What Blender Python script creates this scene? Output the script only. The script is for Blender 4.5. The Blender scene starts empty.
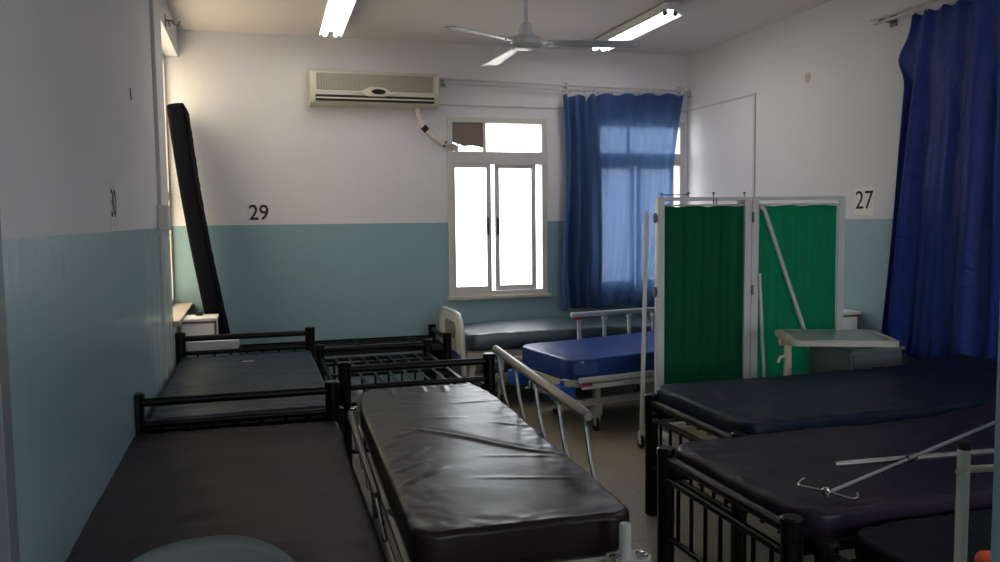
import bpy, bmesh, math, random
from mathutils import Vector, Matrix, noise
random.seed(7)
R = math.radians
S = bpy.context.scene
C = S.collection

# ------------------------------------------------------------------ camera
CAM_F, CAM_YAW, CAM_PITCH, CAM_ROLL = 822.9, 0.29, 0.0767, -0.0111
cd = bpy.data.cameras.new('camera'); cam = bpy.data.objects.new('camera', cd); C.objects.link(cam)
cd.sensor_width = 36.0; cd.lens = 36.0 * CAM_F / 1000.0
cd.clip_start = 0.05
fwd = Vector((math.sin(CAM_YAW)*math.cos(CAM_PITCH), math.cos(CAM_YAW)*math.cos(CAM_PITCH), -math.sin(CAM_PITCH)))
right = Vector((math.cos(CAM_YAW), -math.sin(CAM_YAW), 0))
up = right.cross(fwd)
cr, sr = math.cos(CAM_ROLL), math.sin(CAM_ROLL)
r2 = right*cr + up*sr      # roll about the camera's own axis
u2 = up*cr - right*sr
M = Matrix((( r2.x, u2.x, -fwd.x, 0), (r2.y, u2.y, -fwd.y, 0), (r2.z, u2.z, -fwd.z, 1.6), (0, 0, 0, 1)))
cam.matrix_world = M
S.camera = cam

# ------------------------------------------------------------------ world, sun, portals, exposure
S.view_settings.view_transform = 'Standard'
S.view_settings.look = 'None'
S.view_settings.gamma = 1.0
S.view_settings.use_curve_mapping = False
S.view_settings.exposure = -0.38
WORLD_STRENGTH = 10.0
SUN_STRENGTH = 8.0
w = bpy.data.worlds.new('sky'); S.world = w; w.use_nodes = True
nt = w.node_tree; nt.nodes.clear()
wo = nt.nodes.new('ShaderNodeOutputWorld'); bg = nt.nodes.new('ShaderNodeBackground')
tc = nt.nodes.new('ShaderNodeTexCoord'); sx = nt.nodes.new('ShaderNodeSeparateXYZ')
cr_ = nt.nodes.new('ShaderNodeValToRGB')
cr_.color_ramp.elements[0].position = 0.40; cr_.color_ramp.elements[0].color = (0.60, 0.57, 0.53, 1)
cr_.color_ramp.elements[1].position = 0.56; cr_.color_ramp.elements[1].color = (0.90, 0.93, 1.0, 1)
mp = nt.nodes.new('ShaderNodeMath'); mp.operation = 'MULTIPLY_ADD'; mp.inputs[1].default_value = .5; mp.inputs[2].default_value = .5
nt.links.new(tc.outputs['Generated'], sx.inputs[0]); nt.links.new(sx.outputs['Z'], mp.inputs[0])
nt.links.new(mp.outputs[0], cr_.inputs[0]); nt.links.new(cr_.outputs[0], bg.inputs[0])
bg.inputs[1].default_value = WORLD_STRENGTH
nt.links.new(bg.outputs[0], wo.inputs[0])
sl = bpy.data.lights.new('sun', 'SUN'); so = bpy.data.objects.new('sun', sl); C.objects.link(so)
sl.energy = SUN_STRENGTH; sl.angle = R(1.0); sl.color = (1.0, 0.90, 0.74)
sd = Vector((0.80, 0.18, -0.58)).normalized()      # comes in from the left, high
so.rotation_euler = sd.to_track_quat('-Z', 'Y').to_euler()
def portal(loc, rot, sx_, sy_):
    l = bpy.data.lights.new('window_portal', 'AREA'); l.shape = 'RECTANGLE'; l.size = sx_; l.size_y = sy_
    l.cycles.is_portal = True
    o = bpy.data.objects.new('window_portal', l); C.objects.link(o); o.location = loc; o.rotation_euler = rot
portal((2.22, 7.62, 1.70), (R(-90), 0, 0), 1.0, 1.7)
portal((3.68, 7.62, 1.70), (R(-90), 0, 0), 1.0, 1.7)
portal((-.75, 6.72, 1.85), (0, R(-90), 0), 1.95, 1.3)
portal((2.05, -2.62, 1.65), (R(90), 0, 0), 3.8, 1.8)  # sky portal of the added window behind the camera

# ------------------------------------------------------------------ room constants
XL, XR, YB, YF, CEIL, DADO = -0.555, 4.20, 7.45, -2.5, 3.19, 1.562

# ------------------------------------------------------------------ materials
def lin(c):
    return tuple(((x/255.)/12.92 if x/255. <= .04045 else ((x/255.+.055)/1.055)**2.4) for x in c)
def newmat(name):
    m = bpy.data.materials.new(name); m.use_nodes = True
    return m, m.node_tree, m.node_tree.nodes['Principled BSDF']
def mat(name, rgb, rough=.5, metal=0, var=.08, scale=6, bump=0, bscale=60, spec=.5, coat=0):
    """plain procedural surface: base colour mottled by noise, optional bump"""
    m, t, b = newmat(name)
    n = t.nodes.new('ShaderNodeTexNoise'); n.inputs['Scale'].default_value = scale; n.inputs['Detail'].default_value = 4
    tx = t.nodes.new('ShaderNodeTexCoord'); t.links.new(tx.outputs['Object'], n.inputs['Vector'])
    mx = t.nodes.new('ShaderNodeMix'); mx.data_type = 'RGBA'
    c = lin(rgb)
    mx.inputs[6].default_value = (*[max(0, v*(1-var)) for v in c], 1)
    mx.inputs[7].default_value = (*[min(1, v*(1+var)) for v in c], 1)
    t.links.new(n.outputs['Fac'], mx.inputs[0]); t.links.new(mx.outputs[2], b.inputs['Base Color'])
    b.inputs['Roughness'].default_value = rough; b.inputs['Metallic'].default_value = metal
    b.inputs['Specular IOR Level'].default_value = spec
    if coat: b.inputs['Coat Weight'].default_value = coat
    if bump:
        n2 = t.nodes.new('ShaderNodeTexNoise'); n2.inputs['Scale'].default_value = bscale; n2.inputs['Detail'].default_value = 5
        t.links.new(tx.outputs['Object'], n2.inputs['Vector'])
        bp = t.nodes.new('ShaderNodeBump'); bp.inputs['Strength'].default_value = bump; bp.inputs['Distance'].default_value = .01
        t.links.new(n2.outputs['Fac'], bp.inputs['Height']); t.links.new(bp.outputs[0], b.inputs['Normal'])
    return m

def wall_mat(name, rough_low, streaky=False):
    """off-white paint above, gloss blue-green dado below, with scuffs"""
    m, t, b = newmat(name)
    N = t.nodes.new; L = t.links.new
    g = N('ShaderNodeNewGeometry'); s = N('ShaderNodeSeparateXYZ'); L(g.outputs['Position'], s.inputs[0])
    nz = N('ShaderNodeTexNoise'); nz.inputs['Scale'].default_value = 9; L(g.outputs['Position'], nz.inputs['Vector'])
    ad = N('ShaderNodeMath'); ad.operation = 'MULTIPLY_ADD'; ad.inputs[1].default_value = .012; L(nz.outputs['Fac'], ad.inputs[0]); L(s.outputs['Z'], ad.inputs[2])
    gt = N('ShaderNodeMath'); gt.operation = 'GREATER_THAN'; gt.inputs[1].default_value = DADO + .006; L(ad.outputs[0], gt.inputs[0])
    n1 = N('ShaderNodeTexNoise'); n1.inputs['Scale'].default_value = 1.6; n1.inputs['Detail'].default_value = 6; L(g.outputs['Position'], n1.inputs['Vector'])
    hi = N('ShaderNodeMix'); hi.data_type = 'RGBA'; hi.inputs[6].default_value = (*lin((202, 200, 206)), 1); hi.inputs[7].default_value = (*lin((214, 212, 218)), 1)
    lo = N('ShaderNodeMix'); lo.data_type = 'RGBA'; lo.inputs[6].default_value = (*lin((118, 147, 158)), 1); lo.inputs[7].default_value = (*lin((132, 160, 170)), 1)
    L(n1.outputs['Fac'], hi.inputs[0]); L(n1.outputs['Fac'], lo.inputs[0])
    # small chips and scuffs of a shape of their own
    n3 = N('ShaderNodeTexNoise'); n3.inputs['Scale'].default_value = 5.5; n3.inputs['Detail'].default_value = 8; n3.inputs['Roughness'].default_value = .7
    L(g.outputs['Position'], n3.inputs['Vector'])
    rp = N('ShaderNodeValToRGB'); rp.color_ramp.elements[0].position = .69; rp.color_ramp.elements[1].position = .72
    L(n3.outputs['Fac'], rp.inputs[0])
    mx = N('ShaderNodeMix'); mx.data_type = 'RGBA'; L(gt.outputs[0], mx.inputs[0]); L(lo.outputs[2], mx.inputs[6]); L(hi.outputs[2], mx.inputs[7])
    m2 = N('ShaderNodeMix'); m2.data_type = 'RGBA'; L(rp.outputs[0], m2.inputs[0]); L(mx.outputs[2], m2.inputs[6]); m2.inputs[7].default_value = (*lin((170, 160, 140)), 1)
    last = m2.outputs[2]
    if streaky:
        ns = N('ShaderNodeTexNoise'); ns.inputs['Scale'].default_value = 7; ns.inputs['Detail'].default_value = 5
        mq = N('ShaderNodeMapping'); mq.inputs['Scale'].default_value = (1, 2.2, .28); L(g.outputs['Position'], mq.inputs[0]); L(mq.outputs[0], ns.inputs['Vector'])
        ry = N('ShaderNodeMapRange'); ry.inputs['From Min'].default_value = 4.3; ry.inputs['From Max'].default_value = 6.0; L(s.outputs['Y'], ry.inputs['Value'])
        rs = N('ShaderNodeMapRange'); rs.inputs['From Min'].default_value = .46; rs.inputs['From Max'].default_value = .58; L(ns.outputs['Fac'], rs.inputs['Value'])
        mm = N('ShaderNodeMath'); mm.operation = 'MULTIPLY'; L(ry.outputs[0], mm.inputs[0]); L(rs.outputs[0], mm.inputs[1])
        iv = N('ShaderNodeMath'); iv.operation = 'SUBTRACT'; iv.inputs[0].default_value = 1; L(gt.outputs[0], iv.inputs[1])
        m4 = N('ShaderNodeMath'); m4.operation = 'MULTIPLY'; L(mm.outputs[0], m4.inputs[0]); L(iv.outputs[0], m4.inputs[1])
        m5 = N('ShaderNodeMix'); m5.data_type = 'RGBA'; L(m4.outputs[0], m5.inputs[0]); L(last, m5.inputs[6]); m5.inputs[7].default_value = (*lin((214, 214, 206)), 1)
        last = m5.outputs[2]
    L(last, b.inputs['Base Color'])
    rr = N('ShaderNodeMix'); rr.data_type = 'FLOAT'; L(gt.outputs[0], rr.inputs[0]); rr.inputs[2].default_value = rough_low; rr.inputs[3].default_value = .75
    L(rr.outputs[0], b.inputs['Roughness'])
    n4 = N('ShaderNodeTexNoise'); n4.inputs['Scale'].default_value = 14; n4.inputs['Detail'].default_value = 3
    mpn = N('ShaderNodeMapping'); mpn.inputs['Scale'].default_value = (1, 1, .35) if streaky else (1, 1, 1)
    L(g.outputs['Position'], mpn.inputs[0]); L(mpn.outputs[0], n4.inputs['Vector'])
    bp = N('ShaderNodeBump'); bp.inputs['Strength'].default_value = .12 if streaky else .15; bp.inputs['Distance'].default_value = .02
    L(n4.outputs['Fac'], bp.inputs['Height']); L(bp.outputs[0], b.inputs['Normal'])
    return m
M_wall = wall_mat('painted_wall', .5)
M_wallL = wall_mat('painted_wall_glossy', .30, True)
M_ceil = mat('ceiling_paint', (212, 205, 204), .85, var=.04, scale=1.5)

def floor_mat():
    m, t, b = newmat('terrazzo_floor')
    N = t.nodes.new; L = t.links.new
    g = N('ShaderNodeNewGeometry')
    n = N('ShaderNodeTexNoise'); n.inputs['Scale'].default_value = 90; n.inputs['Detail'].default_value = 3; L(g.outputs['Position'], n.inputs['Vector'])
    rp = N('ShaderNodeValToRGB'); e = rp.color_ramp.elements
    e[0].position = .3; e[0].color = (*lin((120, 112, 98)), 1); e[1].position = .7; e[1].color = (*lin((176, 168, 150)), 1)
    L(n.outputs['Fac'], rp.inputs[0])
    br = N('ShaderNodeTexBrick'); br.offset = 0; br.inputs['Scale'].default_value = 1; br.inputs['Brick Width'].default_value = .3; br.inputs['Row Height'].default_value = .3
    br.inputs['Mortar Size'].default_value = .002; br.inputs['Mortar'].default_value = (.55, .55, .55, 1); br.inputs['Color1'].default_value = (1, 1, 1, 1); br.inputs['Color2'].default_value = (.94, .94, .94, 1)
    L(g.outputs['Position'], br.inputs['Vector'])
    mu = N('ShaderNodeMix'); mu.data_type = 'RGBA'; mu.blend_type = 'MULTIPLY'; mu.inputs[0].default_value = 1
    L(rp.outputs[0], mu.inputs[6]); L(br.outputs['Color'], mu.inputs[7]); L(mu.outputs[2], b.inputs['Base Color'])
    b.inputs['Roughness'].default_value = .42
    return m
M_floor = floor_mat()

def vinyl(name, rgb, rough, var=.10, wr=.5, sc=7, spec=.5):
    m, t, b = newmat(name)
    N = t.nodes.new; L = t.links.new
    tx = N('ShaderNodeTexCoord')
    n = N('ShaderNodeTexNoise'); n.inputs['Scale'].default_value = 3.5; n.inputs['Detail'].default_value = 6; L(tx.outputs['Object'], n.inputs['Vector'])
    mx = N('ShaderNodeMix'); mx.data_type = 'RGBA'; c = lin(rgb)
    mx.inputs[6].default_value = (*[v*(1-var) for v in c], 1); mx.inputs[7].default_value = (*[v*(1+var) for v in c], 1)
    L(n.outputs['Fac'], mx.inputs[0]); L(mx.outputs[2], b.inputs['Base Color'])
    rm = N('ShaderNodeMapRange'); rm.inputs['To Min'].default_value = rough-.06; rm.inputs['To Max'].default_value = rough+.10
    L(n.outputs['Fac'], rm.inputs['Value']); L(rm.outputs[0], b.inputs['Roughness'])
    b.inputs['Specular IOR Level'].default_value = spec
    n2 = N('ShaderNodeTexNoise'); n2.inputs['Scale'].default_value = sc; n2.inputs['Detail'].default_value = 4; n2.inputs['Distortion'].default_value = .8
    L(tx.outputs['Object'], n2.inputs['Vector'])
    n3 = N('ShaderNodeTexNoise'); n3.inputs['Scale'].default_value = 260; L(tx.outputs['Object'], n3.inputs['Vector'])
    ad = N('ShaderNodeMath'); ad.operation = 'MULTIPLY_ADD'; ad.inputs[1].default_value = .03; L(n3.outputs['Fac'], ad.inputs[0]); L(n2.outputs['Fac'], ad.inputs[2])
    bp = N('ShaderNodeBump'); bp.inputs['Strength'].default_value = wr; bp.inputs['Distance'].default_value = .02
    L(ad.outputs[0], bp.inputs['Height']); L(bp.outputs[0], b.inputs['Normal'])
    return m
V_plum = vinyl('plum_black_vinyl', (31, 23, 38), .46, wr=.15, spec=.14)
V_navy = vinyl('navy_vinyl', (30, 46, 62), .44, wr=.2, spec=.2)
V_dark = vinyl('dark_navy_vinyl', (10, 24, 44), .45, wr=.2, spec=.16)
V_brown = vinyl('worn_dark_vinyl', (36, 27, 28), .31, wr=.10, sc=6, spec=.27)
V_blue = vinyl('royal_blue_vinyl', (24, 52, 120), .36, wr=.25)
V_teal = vinyl('dark_teal_vinyl', (42, 60, 66), .38, wr=.04, spec=1.0)
V_plum2 = vinyl('creased_purple_vinyl', (30, 22, 38), .40, wr=.2, sc=10, spec=.18)
V_blk2 = vinyl('black_vinyl', (14, 17, 26), .5, wr=.2, spec=.12)
V_black = vinyl('black_blue_vinyl', (9, 10, 17), .8, wr=.15, spec=.05)
M_black = mat('black_enamel', (7, 7, 8), .34, var=.2, scale=20, bump=.05, spec=.22)
M_blackrub = mat('black_rubber', (18, 18, 18), .7)
M_alu = mat('grey_aluminium', (132, 128, 124), .38, metal=.75, scale=12)
M_aludark = mat('dull_dark_metal', (70, 68, 66), .4, metal=.6, scale=12)
M_steel = mat('bright_steel', (180, 180, 180), .22, metal=1, scale=12)
M_white = mat('white_enamel', (196, 194, 186), .4, var=.06, scale=8)
M_refl = mat('white_reflector', (240, 240, 240), .35)
M_ac = mat('aged_cream_plastic', (192, 186, 170), .45, var=.05)
M_tedge = mat('table_edge_plastic', (166, 163, 154), .4)
M_cream = mat('cream_plastic', (206, 200, 186), .45, var=.05)
M_hb = mat('grey_cream_metal', (196, 195, 190), .4)
M_creamd = mat('cream_metal', (176, 170, 154), .45, var=.08)
M_greyp = mat('pale_grey_plastic', (196, 197, 200), .45)
M_greyd = mat('grill_grey', (120, 116, 108), .6)
M_bluep = mat('blue_plastic', (30, 82, 170), .4)
M_frame = mat('window_aluminium', (186, 182, 180), .45, metal=.1, scale=10)
M_sill = mat('window_sill_stone', (172, 162, 152), .55)
M_cab = mat('white_laminate', (214, 210, 212), .45)
M_brownedge = mat('brown_edging', (112, 80, 50), .55)
M_night = mat('grey_green_enamel', (96, 108, 112), .45)
M_tabletop = mat('grey_laminate', (138, 142, 138), .22)
M_paper = mat('white_paper', (222, 222, 220), .8, var=.03)
M_paperg = mat('aged_paper', (205, 201, 200), .8, var=.03)
M_ink = mat('black_ink', (16, 16, 20), .7)
M_fan = mat('fan_enamel', (206, 208, 212), .25, metal=.0, scale=10)
M_trim = mat('grey_painted_frame', (96, 100, 108), .5)
M_chair = mat('grey_green_plastic', (74, 86, 86), .62)
M_orange = mat('orange_cloth', (205, 84, 40), .8, bump=.3)
M_stain = mat('yellow_stain', (184, 172, 146), .8)
M_conduit = mat('conduit_grey', (184, 181, 182), .5)
M_tape = mat('pipe_wrap', (206, 200, 186), .6, bump=.3, bscale=40)

def cloth(name, rgb, trans, thru=None, rough=.6, sheen=.3, wscale=180, spec=.3):
    m = bpy.data.materials.new(name); m.use_nodes = True; t = m.node_tree; b = t.nodes['Principled BSDF']; out = t.nodes['Material Output']
    N = t.nodes.new; L = t.links.new
    c = lin(rgb)
    tx = N('ShaderNodeTexCoord')
    n = N('ShaderNodeTexNoise'); n.inputs['Scale'].default_value = 12; n.inputs['Detail'].default_value = 6; L(tx.outputs['Object'], n.inputs['Vector'])
    mx = N('ShaderNodeMix'); mx.data_type = 'RGBA'; mx.inputs[6].default_value = (*[v*.88 for v in c], 1); mx.inputs[7].default_value = (*[v*1.12 for v in c], 1)
    L(n.outputs['Fac'], mx.inputs[0]); L(mx.outputs[2], b.inputs['Base Color'])
    b.inputs['Roughness'].default_value = rough; b.inputs['Sheen Weight'].default_value = sheen; b.inputs['Specular IOR Level'].default_value = spec
    n2 = N('ShaderNodeTexNoise'); n2.inputs['Scale'].default_value = 9; n2.inputs['Detail'].default_value = 6; n2.inputs['Distortion'].default_value = 1.2
    L(tx.outputs['Object'], n2.inputs['Vector'])
    bp = N('ShaderNodeBump'); bp.inputs['Strength'].default_value = .5; bp.inputs['Distance'].default_value = .03
    L(n2.outputs['Fac'], bp.inputs['Height']); L(bp.outputs[0], b.inputs['Normal'])
    if trans:
        tr = N('ShaderNodeBsdfTranslucent'); tr.inputs[0].default_value = (*trans[1], 1)
        ms = N('ShaderNodeMixShader'); ms.inputs[0].default_value = trans[0]
        L(b.outputs[0], ms.inputs[1]); L(tr.outputs[0], ms.inputs[2])
        if thru:
            tp = N('ShaderNodeBsdfTransparent'); tp.inputs[0].default_value = (*thru[1], 1)
            m3 = N('ShaderNodeMixShader'); m3.inputs[0].default_value = thru[0]
            L(ms.outputs[0], m3.inputs[1]); L(tp.outputs[0], m3.inputs[2]); ms = m3
        L(ms.outputs[0], out.inputs['Surface'])
    return m
CL_blue = cloth('sheer_blue_cloth', (44, 80, 130), (.40, (.24, .36, .58)), thru=(.175, (.78, .86, 1.0)))
CL_navy = cloth('navy_satin_cloth', (22, 44, 116), None, rough=.55, sheen=.0, spec=.25)
CL_green = cloth('green_screen_cloth', (8, 88, 68), (.6, (.05, .60, .40)), sheen=.05)

def glass_mat(name, frost):
    m = bpy.data.materials.new(name); m.use_nodes = True; t = m.node_tree; t.nodes.clear()
    N = t.nodes.new; L = t.links.new
    out = N('ShaderNodeOutputMaterial')
    n = N('ShaderNodeTexNoise'); n.inputs['Scale'].default_value = 3; tx = N('ShaderNodeTexCoord'); L(tx.outputs['Object'], n.inputs['Vector'])
    if frost:
        a = N('ShaderNodeBsdfTranslucent'); a.inputs[0].default_value = (*frost, 1)
        b = N('ShaderNodeBsdfGlossy'); b.inputs['Roughness'].default_value = .3
        mx = N('ShaderNodeMixShader'); mx.inputs[0].default_value = .08
    else:
        a = N('ShaderNodeBsdfTransparent'); a.inputs[0].default_value = (.94, .95, .93, 1)
        b = N('ShaderNodeBsdfGlossy'); b.inputs['Roughness'].default_value = .05
        rr = N('ShaderNodeMapRange'); rr.inputs['To Min'].default_value = .03; rr.inputs['To Max'].default_value = .07
        mx = N('ShaderNodeMixShader'); L(n.outputs['Fac'], rr.inputs['Value']); L(rr.outputs[0], mx.inputs[0])
    L(a.outputs[0], mx.inputs[1]); L(b.outputs[0], mx.inputs[2]); L(mx.outputs[0], out.inputs[0])
    return m
G_clear = glass_mat('clear_glass', None)
G_frost = glass_mat('frosted_glass', (.85, .80, .66))
G_brown = glass_mat('brown_obscured_glass', (.13, .09, .07))

def emis(name, col, st):
    m = bpy.data.materials.new(name); m.use_nodes = True; t = m.node_tree; t.nodes.clear()
    e = t.nodes.new('ShaderNodeEmission'); o = t.nodes.new('ShaderNodeOutputMaterial')
    e.inputs[0].default_value = (*col, 1); e.inputs[1].default_value = st; t.links.new(e.outputs[0], o.inputs[0])
    return m
TUBE_STRENGTH = 26.0
M_tube = emis('fluorescent_tube', (1, .97, .93), TUBE_STRENGTH)

# ------------------------------------------------------------------ mesh helpers
def nb(): return bmesh.new()
def box(bm, c, s, rot=None, bev=0):
    m = Matrix.Translation(Vector(c))
    if rot: m = m @ rot.to_4x4() if hasattr(rot, 'to_4x4') else m @ rot
    r = bmesh.ops.create_cube(bm, size=1, matrix=m @ Matrix.Diagonal((*s, 1)))
    if bev:
        es = list({e for v in r['verts'] for e in v.link_edges})
        bmesh.ops.bevel(bm, geom=es, offset=bev, segments=2, affect='EDGES', profile=.5)
    return bm
def bx(bm, x0, x1, y0, y1, z0, z1, bev=0):
    return box(bm, ((x0+x1)/2, (y0+y1)/2, (z0+z1)/2), (abs(x1-x0), abs(y1-y0), abs(z1-z0)), bev=bev)
def tube(bm, pts, r, n=10, cap=True):
    pts = [Vector(p) for p in pts]; rings = []
    rad = r if isinstance(r, (list, tuple)) else [r]*len(pts)
    t0 = (pts[1]-pts[0]).normalized(); a = Vector((0, 0, 1)) if abs(t0.z) < .9 else Vector((1, 0, 0))
    nx = t0.cross(a).normalized()
    for i, p in enumerate(pts):
        if i == 0: t = pts[1]-pts[0]
        elif i == len(pts)-1: t = pts[-1]-pts[-2]
        else: t = (pts[i]-pts[i-1]).normalized() + (pts[i+1]-pts[i]).normalized()
        t.normalize(); nx = (nx - t*nx.dot(t)).normalized(); ny = t.cross(nx)
        rings.append([bm.verts.new(p + (nx*math.cos(2*math.pi*k/n) + ny*math.sin(2*math.pi*k/n))*rad[i]) for k in range(n)])
    for a_, b_ in zip(rings, rings[1:]):
        for k in range(n): bm.faces.new((a_[k], a_[(k+1) % n], b_[(k+1) % n], b_[k]))
    if cap: bm.faces.new(rings[0][::-1]); bm.faces.new(rings[-1])
    return bm
def arc(pts, n=6, r=.05):
    """round the corners of a polyline"""
    P = [Vector(p) for p in pts]; out = [P[0]]
    for i in range(1, len(P)-1):
        a = (P[i-1]-P[i]); b = (P[i+1]-P[i]); d = min(r, a.length*.45, b.length*.45)
        A = P[i]+a.normalized()*d; B = P[i]+b.normalized()*d
        for k in range(n+1):
            t = k/n; out.append(A*(1-t)**2 + P[i]*2*t*(1-t) + B*t*t)
    out.append(P[-1]); return out
def lathe(bm, prof, c=(0, 0, 0), n=20):
    c = Vector(c); rings = []
    for r, z in prof:
        rings.append([bm.verts.new(c+Vector((r*math.cos(2*math.pi*k/n), r*math.sin(2*math.pi*k/n), z))) for k in range(n)])
    for a, b in zip(rings, rings[1:]):
        for k in range(n): bm.faces.new((a[k], a[(k+1) % n], b[(k+1) % n], b[k]))
    bm.faces.new(rings[0][::-1]); bm.faces.new(rings[-1]); return bm
def prism(bm, poly, z0, z1, frame=None):
    """extrude an outline; frame maps (u,v,w) to a point"""
    f = frame or (lambda u, v, w_: (u, v, w_))
    a = [bm.verts.new(f(u, v, z0)) for u, v in poly]; b = [bm.verts.new(f(u, v, z1)) for u, v in poly]
    bm.faces.new(a[::-1]); bm.faces.new(b); n = len(poly)
    for i in range(n): bm.faces.new((a[i], a[(i+1) % n], b[(i+1) % n], b[i]))
    return bm
def obj(name, bm, m, parent=None, smooth=False, ang=35):
    bmesh.ops.recalc_face_normals(bm, faces=bm.faces)
    me = bpy.data.meshes.new(name); bm.to_mesh(me); bm.free()
    for mm in (m if isinstance(m, (list, tuple)) else [m]): me.materials.append(mm)
    if smooth:
        me.polygons.foreach_set('use_smooth', [True]*len(me.polygons))
        me.set_sharp_from_angle(angle=R(ang))
    o = bpy.data.objects.new(name, me); C.objects.link(o)
    if parent: o.parent = parent
    return o
def tag(o, label, cat, group=None):
    o['label'] = label; o['category'] = cat
    if group: o['group'] = group
    return o
def thing(name, label, cat, loc=(0, 0, 0), rz=0, group=None):
    o = bpy.data.objects.new(name, None); C.objects.link(o); o.empty_display_size = .1
    o.location = loc; o.rotation_euler = (0, 0, rz); return tag(o, label, cat, group)
def struct(name, bm, m, parent=None, **k):
    o = obj(name, bm, m, parent, **k)
    if not parent: o['kind'] = 'structure'
    return o
def dup(o, parent=None):
    c = o.copy(); C.objects.link(c)
    if parent: c.parent = parent
    for ch in list(o.children): dup(ch, c)
    return c

# ------------------------------------------------------------------ the shell
TH = .22
W1 = (1.73, 2.70, .86, 2.53); W2 = (3.20, 4.165, .86, 2.53); WL = (6.10, YB, .905, 2.965); WF = (.2, 3.9, .9, 2.6)
b = nb(); bx(b, XL-TH, XR+TH, YF-TH, YB+TH, -.15, 0); struct('floor', b, M_floor)
b = nb(); bx(b, XL-TH, XR+TH, YF-TH, YB+TH, CEIL, CEIL+.15); struct('ceiling', b, M_ceil)
b = nb()
bx(b, XL-TH, W1[0], YB, YB+TH, 0, CEIL); bx(b, W1[1], W2[0], YB, YB+TH, 0, CEIL); bx(b, W2[1], XR+TH, YB, YB+TH, 0, CEIL)
for W in (W1, W2):
    bx(b, W[0], W[1], YB, YB+TH, 0, W[2]); bx(b, W[0], W[1], YB, YB+TH, W[3], CEIL)
struct('wall_back', b, M_wall)
b = nb()
bx(b, XL-TH, XL, 2.10, WL[0], 0, CEIL); bx(b, XL-TH, XL, WL[0], YB, 0, WL[2]); bx(b, XL-TH, XL, WL[0], YB, WL[3], CEIL)
bx(b, XL-TH, XL, YF, 1.15, 0, CEIL); bx(b, XL-TH, XL, 1.15, 2.10, 2.1, CEIL)
struct('wall_left', b, M_wallL)
b = nb(); bx(b, XR, XR+TH, YF, YB, 0, CEIL); struct('wall_right', b, M_wall)
b = nb()
bx(b, XL-TH, WF[0], YF-TH, YF, 0, CEIL); bx(b, WF[1], XR+TH, YF-TH, YF, 0, CEIL)
bx(b, WF[0], WF[1], YF-TH, YF, 0, WF[2]); bx(b, WF[0], WF[1], YF-TH, YF, WF[3], CEIL)
struct('wall_front', b, M_wall)
# wall end with the dado paint just inside the right edge of the view
b = nb(); bx(b, .775, 1.45, .50, .70, 0, CEIL, bev=.004); struct('wall_partition', b, M_wall)
# door frame and leaf at the near end of the left wall
b = nb(); bx(b, XL-.10, XL+.012, 2.03, 2.10, 0, 2.1, bev=.004); bx(b, XL-.10, XL+.012, 1.15, 1.22, 0, 2.1, bev=.004); bx(b, XL-.10, XL+.012, 1.15, 2.10, 2.04, 2.1, bev=.004)
struct('trim_1', b, M_trim)
b = nb(); bx(b, XL-.14, XL-.10, 1.22, 2.03, .01, 2.04, bev=.003); d = struct('door_1', b, M_greyp)
b = nb(); tube(b, arc([(XL-.10, 1.30, 1.02), (XL-.05, 1.30, 1.02), (XL-.05, 1.42, 1.02)], r=.02), .009); struct('door_handle', b, M_steel, d, smooth=True)

# --- windows of the back wall
def window(n, W, yp=YB+.02, brown=False):
    x0, x1, z0, z1 = W
    b = nb()
    f = .05; y0, y1 = YB-.012, YB+.09
    bx(b, x0, x0+f, y0, y1, z0, z1, .004); bx(b, x1-f, x1, y0, y1, z0, z1, .004)
    bx(b, x0+f, x1-f, y0, y1, z1-f, z1, .004); bx(b, x0+f, x1-f, y0, y1, z0, z0+.055, .004)
    bx(b, x0+f, x1-f, y0, y1, 2.10, 2.215, .004)
    w_ = struct('window_%d' % n, b, M_frame)
    b = nb(); bx(b, x0-.03, x1+.03, YB-.045, YB+.0, z0-.022, z0+.012, .006); struct('window_sill', b, M_sill, w_)
    for (a, c, yy, hx) in ((x0+.05, x0+.415, yp-.018, x0+.375), (x0+.46, x0+.87, yp+.018, x0+.485)):
        b = nb(); q0, q1 = z0+.055, 2.10; s1 = .045; s0 = .02 if a < x0+.1 else s1
        bx(b, a, a+s0, yy-.008, yy+.008, q0, q1, .002); bx(b, c-s1, c, yy-.008, yy+.008, q0, q1, .002)
        bx(b, a+s0, c-s1, yy-.008, yy+.008, q0, q0+.045, .002); bx(b, a+s0, c-s1, yy-.008, yy+.008, q1-.035, q1, .002)
        s_ = struct('window_sash', b, M_frame, w_)
        b = nb(); bx(b, hx-.008, hx+.012, yy-.020, yy-.008, 1.44, 1.60, .004); struct('latch', b, M_blackrub, s_)
        b = nb(); bx(b, a+.018, c-s1+.004, yy-.003, yy+.003, q0+.04, q1-.03); struct('pane', b, G_clear, s_)
    b = nb(); bx(b, x0+.345, x0+.375, yp-.015, yp+.015, 2.215, z1-f, .003)
    struct('mullion', b, M_frame, w_)
    b = nb(); bx(b, x0+f, x0+.347, yp-.003, yp+.003, 2.213, z1-f+.002); tp_ = struct('transom_pane', b, G_clear, w_)
    if brown:
        b = nb(); prism(b, [(x0+f, 2.30), (x0+.10, 2.29), (x0+.16, 2.262), (x0+.24, 2.27), (x0+.30, 2.262), (x0+.347, 2.25), (x0+.347, z1-f), (x0+f, z1-f)], yp-.010, yp-.006, frame=lambda u, v, w_2: (u, w_2, v)); struct('obscuring_sheet', b, G_brown, tp_)
    b = nb(); bx(b, x0+.373, x1-f, yp-.003, yp+.003, 2.213, z1-f+.002); struct('transom_pane', b, G_clear, w_)
    return w_
window(1, W1, brown=True); window(2, W2)
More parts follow.
